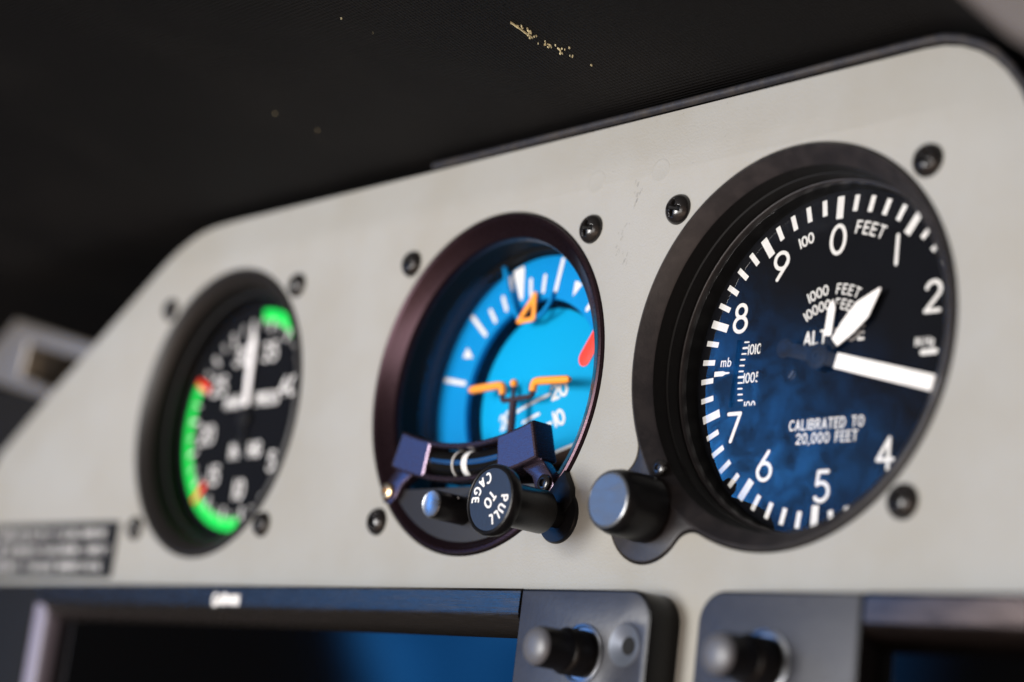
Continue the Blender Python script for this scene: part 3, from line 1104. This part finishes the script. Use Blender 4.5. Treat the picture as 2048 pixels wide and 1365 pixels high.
pen.arctext('PULL', 2.0, .46, 4.4, TR, .50, (ex, ez), cap=False)
pen.text('TO', 2.15, .48, (ex + .0, ez + .0), TR, .26, cap=False)
pen.arctext('CAGE', 2.0, .46, 4.6, TR + 180, .42, (ex, ez), inward=True, cap=False)
pen.done("knob_lettering", 'white', cf)

# ------------------------------------------------------------------ engine gauge
gau = thing("manifold_gauge", "round black engine gauge with green arcs and a white needle on the left", "engine gauge", (GAU[0], 0, GAU[1]))
bm = bmesh.new()
lathe(bm, [(39.5, 3.0), (39.5, 0.2), (39.2, -.6), (38.4, -.85), (37.6, -.5), (35.4, 2.0), (35.1, 2.6)], 160)
gbz = finish("bezel", bm, 'gaugebezel', gau, 28)
bm = bmesh.new()
lathe(bm, [(35.1, 2.6), (34.7, 6.0), (33.6, 6.3), (33.4, 10.5)], 160)
finish("inner_wall", bm, 'black', gbz, 28)
bm = bmesh.new()
flat(bm, circ(0, 0, 34.4, 120), 6.5)
finish("glass", bm, 'coated', gau, 0, recalc=False)
bm = bmesh.new()
lathe(bm, [(34.5, 10.5), (0, 10.5)], 96)
gd = finish("dial", bm, 'dial', gau, 0)
pen = Pen(10.45)
for a0, a1_ in ((-186, -68), (1, 46)):
    gb = bmesh.new()
    n = 40
    for k in range(n):
        b0, b1 = a0 + (a1_ - a0) * k / n, a0 + (a1_ - a0) * (k + 1) / n
        gb.faces.new([gb.verts.new((q[0], 10.44, q[1])) for q in (polar(27.2, b0), polar(30.9, b0), polar(30.9, b1), polar(27.2, b1))])
    bmesh.ops.remove_doubles(gb, verts=gb.verts, dist=.001)
    finish("green_arc", gb, 'green', gd, 0, recalc=False)
pen = Pen(10.40)
for k in range(0, 31):
    a = 130 + k * 10.1
    major = k % 2 == 0
    pen.stroke([polar(24.6 if major else 25.6, a), polar(28.4, a)], 1.0 if major else .65, False)
for s_, a in (('5', 129), ('10', 176), ('15', -141), ('20', -100), ('25', -58), ('30', -21), ('35', 20), ('40', 66)):
    p_ = polar(19.6, a)
    pen.text(s_, 4.8, .85, p_, 0, .25)
pen.text('MAN', 3.0, .7, (-8.2, 5.2), 0, .22)
pen.text('PRESS', 3.0, .7, (8.6, 5.2), 0, .22)
pen.text('IN', 3.6, .8, (-3.8, -8.9), 0, .3)
pen.text('HG', 3.6, .8, (6.2, -8.7), 0, .22)
pen.done("dial_markings", 'white', gd)
for a in (-66, -137):
    pen = Pen(10.34)
    pen.stroke([polar(23.8, a), polar(30.6, a)], 1.9, False)
    pen.done("red_mark", 'red', gd)
nd = pointer("needle", -3.2, [(3.5, -1.2), (22.0, -1.5), (26.0, 0), (22.0, 1.5), (3.5, 1.2)], 9.3, .4, 'pointer', gau)
pointer("needle_tail", -3.2, [(-10, -1.2), (3.6, -.9), (3.6, .9), (-10, 1.2)], 9.4, .3, 'black', nd)
bm = bmesh.new()
lathe(bm, [(2.6, 10.4), (2.6, 9.0), (2.2, 8.7), (0, 8.7)], 32)
finish("hub", bm, 'black', gau, 40)

# ------------------------------------------------------------------ panel screws


def screw_mesh():
    bm = bmesh.new()
    R, H, NR, NS = 3.3, 2.05, 30, 112
    rings = []
    for i in range(NR + 1):
        r = R * i / NR
        row = []
        for k in range(NS):
            a = 2 * math.pi * k / NS
            x, z = r * math.cos(a), r * math.sin(a)
            y = -H * (max(0.0, 1 - (r / R) ** 2.6)) ** 0.62 - .12
            w1, w2 = .50, 1.95
            d = max(min(w1 - abs(x), w2 - abs(z)), min(w1 - abs(z), w2 - abs(x)), (1.15 - (abs(x) + abs(z))) * .75)
            dep = max(0.0, min(1.0, d / .22 + .3)) * (1.9 * max(0.0, 1 - r / 2.4))
            row.append((x, y + dep, z))
            if i == 0:
                break
        rings.append([bm.verts.new(c) for c in row])
    rings.append([bm.verts.new((R * math.cos(2 * math.pi * k / NS), .05, R * math.sin(2 * math.pi * k / NS))) for k in range(NS)])
    for A, B in zip(rings, rings[1:]):
        for k in range(NS):
            k2 = (k + 1) % NS
            if len(A) == 1:
                bm.faces.new((A[0], B[k], B[k2]))
            else:
                bm.faces.new((A[k], A[k2], B[k2], B[k]))
    return bm


spots = [
    (ALT, -1, 1, "black cross-head screw at the altimeter's upper left, sharply in focus", 12),
    (ALT, 1, 1, "black cross-head screw at the altimeter's upper right", 40),
    (ALT, 1, -1, "black cross-head screw at the altimeter's lower right", 70),
    (ATT, -1, 1, "black cross-head screw at the attitude indicator's upper left", 25),
    (ATT, 1, 1, "black cross-head screw at the attitude indicator's upper right", 8),
    (ATT, -1, -1, "black cross-head screw at the attitude indicator's lower left", 55),
    (GAU, -1, 1, "blurred black screw at the left engine gauge's upper left", 30),
    (GAU, 1, 1, "blurred black screw at the left engine gauge's upper right", 62),
    (GAU, 1, -1, "blurred black screw at the left engine gauge's lower right", 15),
    (GAU, -1, -1, "blurred black screw between the placard and the left engine gauge", 48),
]
src = None
for (c, sx, sz, lab, ang) in spots:
    if src is None:
        o = src = finish("panel_screw", screw_mesh(), 'screw', None, 50)
        src.data.materials.append(M['black'])
        for pg in src.data.polygons:
            x, z = abs(pg.center.x) / MM, abs(pg.center.z) / MM
            if math.hypot(x, z) < 2.1 and (min(x, z) < .46 or x + z < 1.1):
                pg.material_index = 1  # recess faces painted matt black so lamps leave no bright spot
    else:
        o = src.copy()
        COL.objects.link(o)
    o.location = Vector((c[0] + sx * S, 0, c[1] + sz * S)) * MM
    o.rotation_euler = (0, rad(ang), 0)
    tag(o, lab, "screw", "black panel screws")

# ------------------------------------------------------------------ placard
pl = thing("placard", "small black placard with three lines of white lettering at the lower left", "placard", (-278, 0, -37.6))
bm = bmesh.new()
prism(bm, [rrect(-38.5, 37.2, -8.0, 8.1, .8)], -0.7, 0.02, .1, 1)
finish("plate", bm, 'black', pl, 30)
pen = Pen(-0.76)
random.seed(21)
for row, (x0, x1) in enumerate(((-33, 33), (-37, 35.5), (-36, 33))):
    z = 4.75 - row * 4.75
    x = x0
    while x < x1 - 1.6:
        for _ in range(random.randint(3, 9)):
            if x > x1 - 1.6:
                break
            w = random.choice((1.3, 1.5, 1.7))
            kind = random.random()
            pen.stroke([(x, z - 1.15), (x, z + 1.15)], .52, False)
            if kind > .25:
                pen.stroke([(x, z + random.choice((1.0, 0, -1.0))), (x + w * .8, z + random.choice((1.0, 0, -1.0)))], .40, False)
            if kind > .5:
                pen.stroke([(x + w * .8, z - 1.15), (x + w * .8, z + 1.15)], .52, False)
            x += w + .75
        x += 1.3
pen.done("placard_lettering", 'white', pl)

# ------------------------------------------------------------------ displays under the gauges


def bezel_bar(x0, x1):
    """brushed top bar, rounded towards the screen; profile in (y, z)"""
    prof = [(1.5, -48.4), (-7.4, -48.4), (-8.0, -49.0), (-8.1, -53.2), (-7.9, -54.2), (-7.2, -55.4), (-5.9, -56.7), (-4.2, -57.8), (-2.6, -58.3), (1.5, -58.4)]
    bm = bmesh.new()
    n = max(2, int(abs(x1 - x0) / 12))
    rows = [[bm.verts.new((x0 + (x1 - x0) * k / n, y, z)) for (y, z) in prof] for k in range(n + 1)]
    for A, B in zip(rows, rows[1:]):
        for k in range(len(prof) - 1):
            bm.faces.new((A[k], A[k + 1], B[k + 1], B[k]))
    for rw in (rows[0], rows[-1]):
        bm.faces.new(rw)
    return bm


def knob_set(parent, x, z):
    bm = bmesh.new()
    lathe(bm, [(6.0, -8.0), (5.9, -8.5), (5.3, -8.6), (5.1, -8.2), (4.4, -8.2)], 56, x, z)
    finish("knob_collar", bm, 'steel', parent, 40)
    bm = bmesh.new()
    pr = [(4.7, -7.9), (4.7, -9.2)]
    NS = 60
    lathe(bm, [(4.55, -7.9), (4.6, -12.8), (4.25, -13.3), (3.95, -13.5), (3.9, -19.6), (3.7, -20.1)], 80, x, z)
    for v in bm.verts:
        a = math.atan2(v.co.x - x, v.co.z - z)
        if -19.7 < v.co.y < -13.4:
            f = 1 - .03 * (math.cos(a * 40) > 0)
            v.co.x = x + (v.co.x - x) * f
            v.co.z = z + (v.co.z - z) * f
    k = finish("knob", bm, 'knob', parent, 40)
    bm = bmesh.new()
    lathe(bm, [(3.75, -20.0), (3.55, -20.5), (2.8, -20.95), (1.5, -21.25), (0, -21.35)], 56, x, z)
    finish("knob_tip", bm, 'greyknob', k, 60)


def display(name, label, xa, xb, block, sign, tipx):
    d = thing(name, label, "display", (0, 0, 0))
    # control block
    bx0, bx1 = block
    bm = bmesh.new()
    cor = (0, 0, 1, 0) if sign > 0 else (0, 0, 0, 1)
    hole = [circ(-25.6, -59.2, 4.2, 48)] if sign > 0 else []
    prism(bm, [rrect(bx0, bx1, -150, -48.5, 6.0, 10, cor)] + hole, -8.0, 1.0, .45, 2)
    cb = finish("control_block", bm, 'knob', d, 30)
    bm = bmesh.new()
    cor2 = cor
    prism(bm, [rrect(bx0 + .45, bx1 - .55, -149, -49.0, 5.6, 10, cor2)] + hole, -8.12, -7.9, .05, 1)
    finish("face_plate", bm, 'greyplastic', cb, 30)
    knob_set(d, tipx, -61.2)
    bm = bezel_bar(xa, xb)
    bb = finish("bezel", bm, 'gunmetal' if sign > 0 else 'warm_gunmetal', d, 35)
    bm = bmesh.new()
    box(bm, xa - 1, xb + 1, -3.0, 1.4, -150, -58.0)
    finish("screen", bm, 'screen', d, 0)
    return d, bb, cb


d1, bb1, cb1 = display("multifunction_display", "wide dark display with brushed top bezel and white maker's name, lower left", -268.0, -57.6, (-57.2, -19.4), 1, -37.2)
pen = Pen(-8.16)
pen.text('GARMIN', 2.7, .85, (-167.6, -52.1), 0, .22, cap=False)
pen.done("maker_name", 'white', bb1)
# socket screw beside the knob
bm = bmesh.new()
lathe(bm, [(4.2, -6.0), (4.15, -8.25), (4.0, -8.4), (3.75, -8.3), (1.5, -6.9), (1.4, -5.0), (0, -5.0)], 56, -25.6, -59.2)
finish("socket_screw", bm, mat('dull_steel', (.13, .15, .19), .42, metal=.5), cb1, 40)
bm = bmesh.new()
lathe(bm, [(1.75, -7.12), (0, -7.1)], 32, -25.6, -59.2)
finish("socket_shade", bm, 'black', cb1, 40)  # black disc in place of the dark depth inside the socket
bm = bmesh.new()
prism(bm, [rrect(-330, -268.4, -150, -48.5, 4, 8, (0, 0, 0, 1))], -8.0, 1.0, .45, 2)
finish("control_block", bm, 'black', d1, 30)
bm = bmesh.new()
prism(bm, [[(-268.3, -48.6), (-262.5, -53.0), (-260.5, -58), (-260.5, -149), (-268.3, -149)]], -7.9, 1.0, 1.5, 3)
finish("side_bezel", bm, mat('side_bezel_lit', (.20, .185, .235), .4), d1, 30)  # lit chamfer, its brightness put into a paler lilac grey

d2, bb2, cb2 = display("second_display", "second display at the lower right with knob and blurred bezel tinted brown like a warm reflection", 31.2, 140.0, (-7.2, 30.6), -1, 9.9)

# ------------------------------------------------------------------ scuffs on the glareshield, found by casting the view onto the hood


def hood_hit(px, py):
    fpx = 3814.92
    d = Vector(RF) + Vector(RX) * ((px - 1024) / fpx) + Vector(RD) * ((py - 682.5) / fpx)
    t_ = 250.0
    for _ in range(3000):
        P = Vector(CC) + d * t_
        if P.z > hood_z(P.x, P.y):
            return P
        t_ += .1
    return P


bm = hood_scuff_bm
for (px, py, n, l, w, sp) in ((1040, 54, 3, .5, .10, 4), (1052, 62, 4, .4, .07, 5), (1060, 68, 4, .3, .06, 5), (1066, 76, 4, .3, .06, 6), (1085, 85, 5, .25, .06, 8),
                              (1100, 93, 6, .25, .06, 6), (1117, 101, 6, .35, .09, 4), (1122, 107, 3, .3, .10, 2), (1138, 98, 3, .22, .06, 3), (1145, 115, 4, .2, .06, 4), (1184, 132, 2, .3, .07, 2),
                              (552, 228, 1, .38, .11, 1), (636, 261, 1, .38, .11, 2), (680, 39, 1, .16, .05, 2), (748, 66, 1, .1, .04, 2)):
    P = hood_hit(px, py)
    Q = hood_hit(px + 14, py + 9)
    ang = math.atan2(Q.y - P.y, Q.x - P.x)
    for _ in range(n):
        K = hood_hit(px + random.gauss(0, sp), py + random.gauss(0, sp * .45))
        fleck(K.x, K.y, l * random.uniform(.5, 1.1), w * random.uniform(.6, 1.2), ang + random.gauss(0, .12))
P, Q = hood_hit(1021, 46), hood_hit(1066, 77)
ang = math.atan2(Q.y - P.y, Q.x - P.x)
ln = math.hypot(Q.x - P.x, Q.y - P.y)
for f, l, w in ((.22, .24, .16), (.45, .30, .13), (.70, .26, .09), (.9, .14, .05)):
    fleck(P.x + (Q.x - P.x) * f, P.y + (Q.y - P.y) * f, ln * l, w, ang)
tag(finish("scuff_marks", bm, 'flake', FL, 0), kind='stuff')
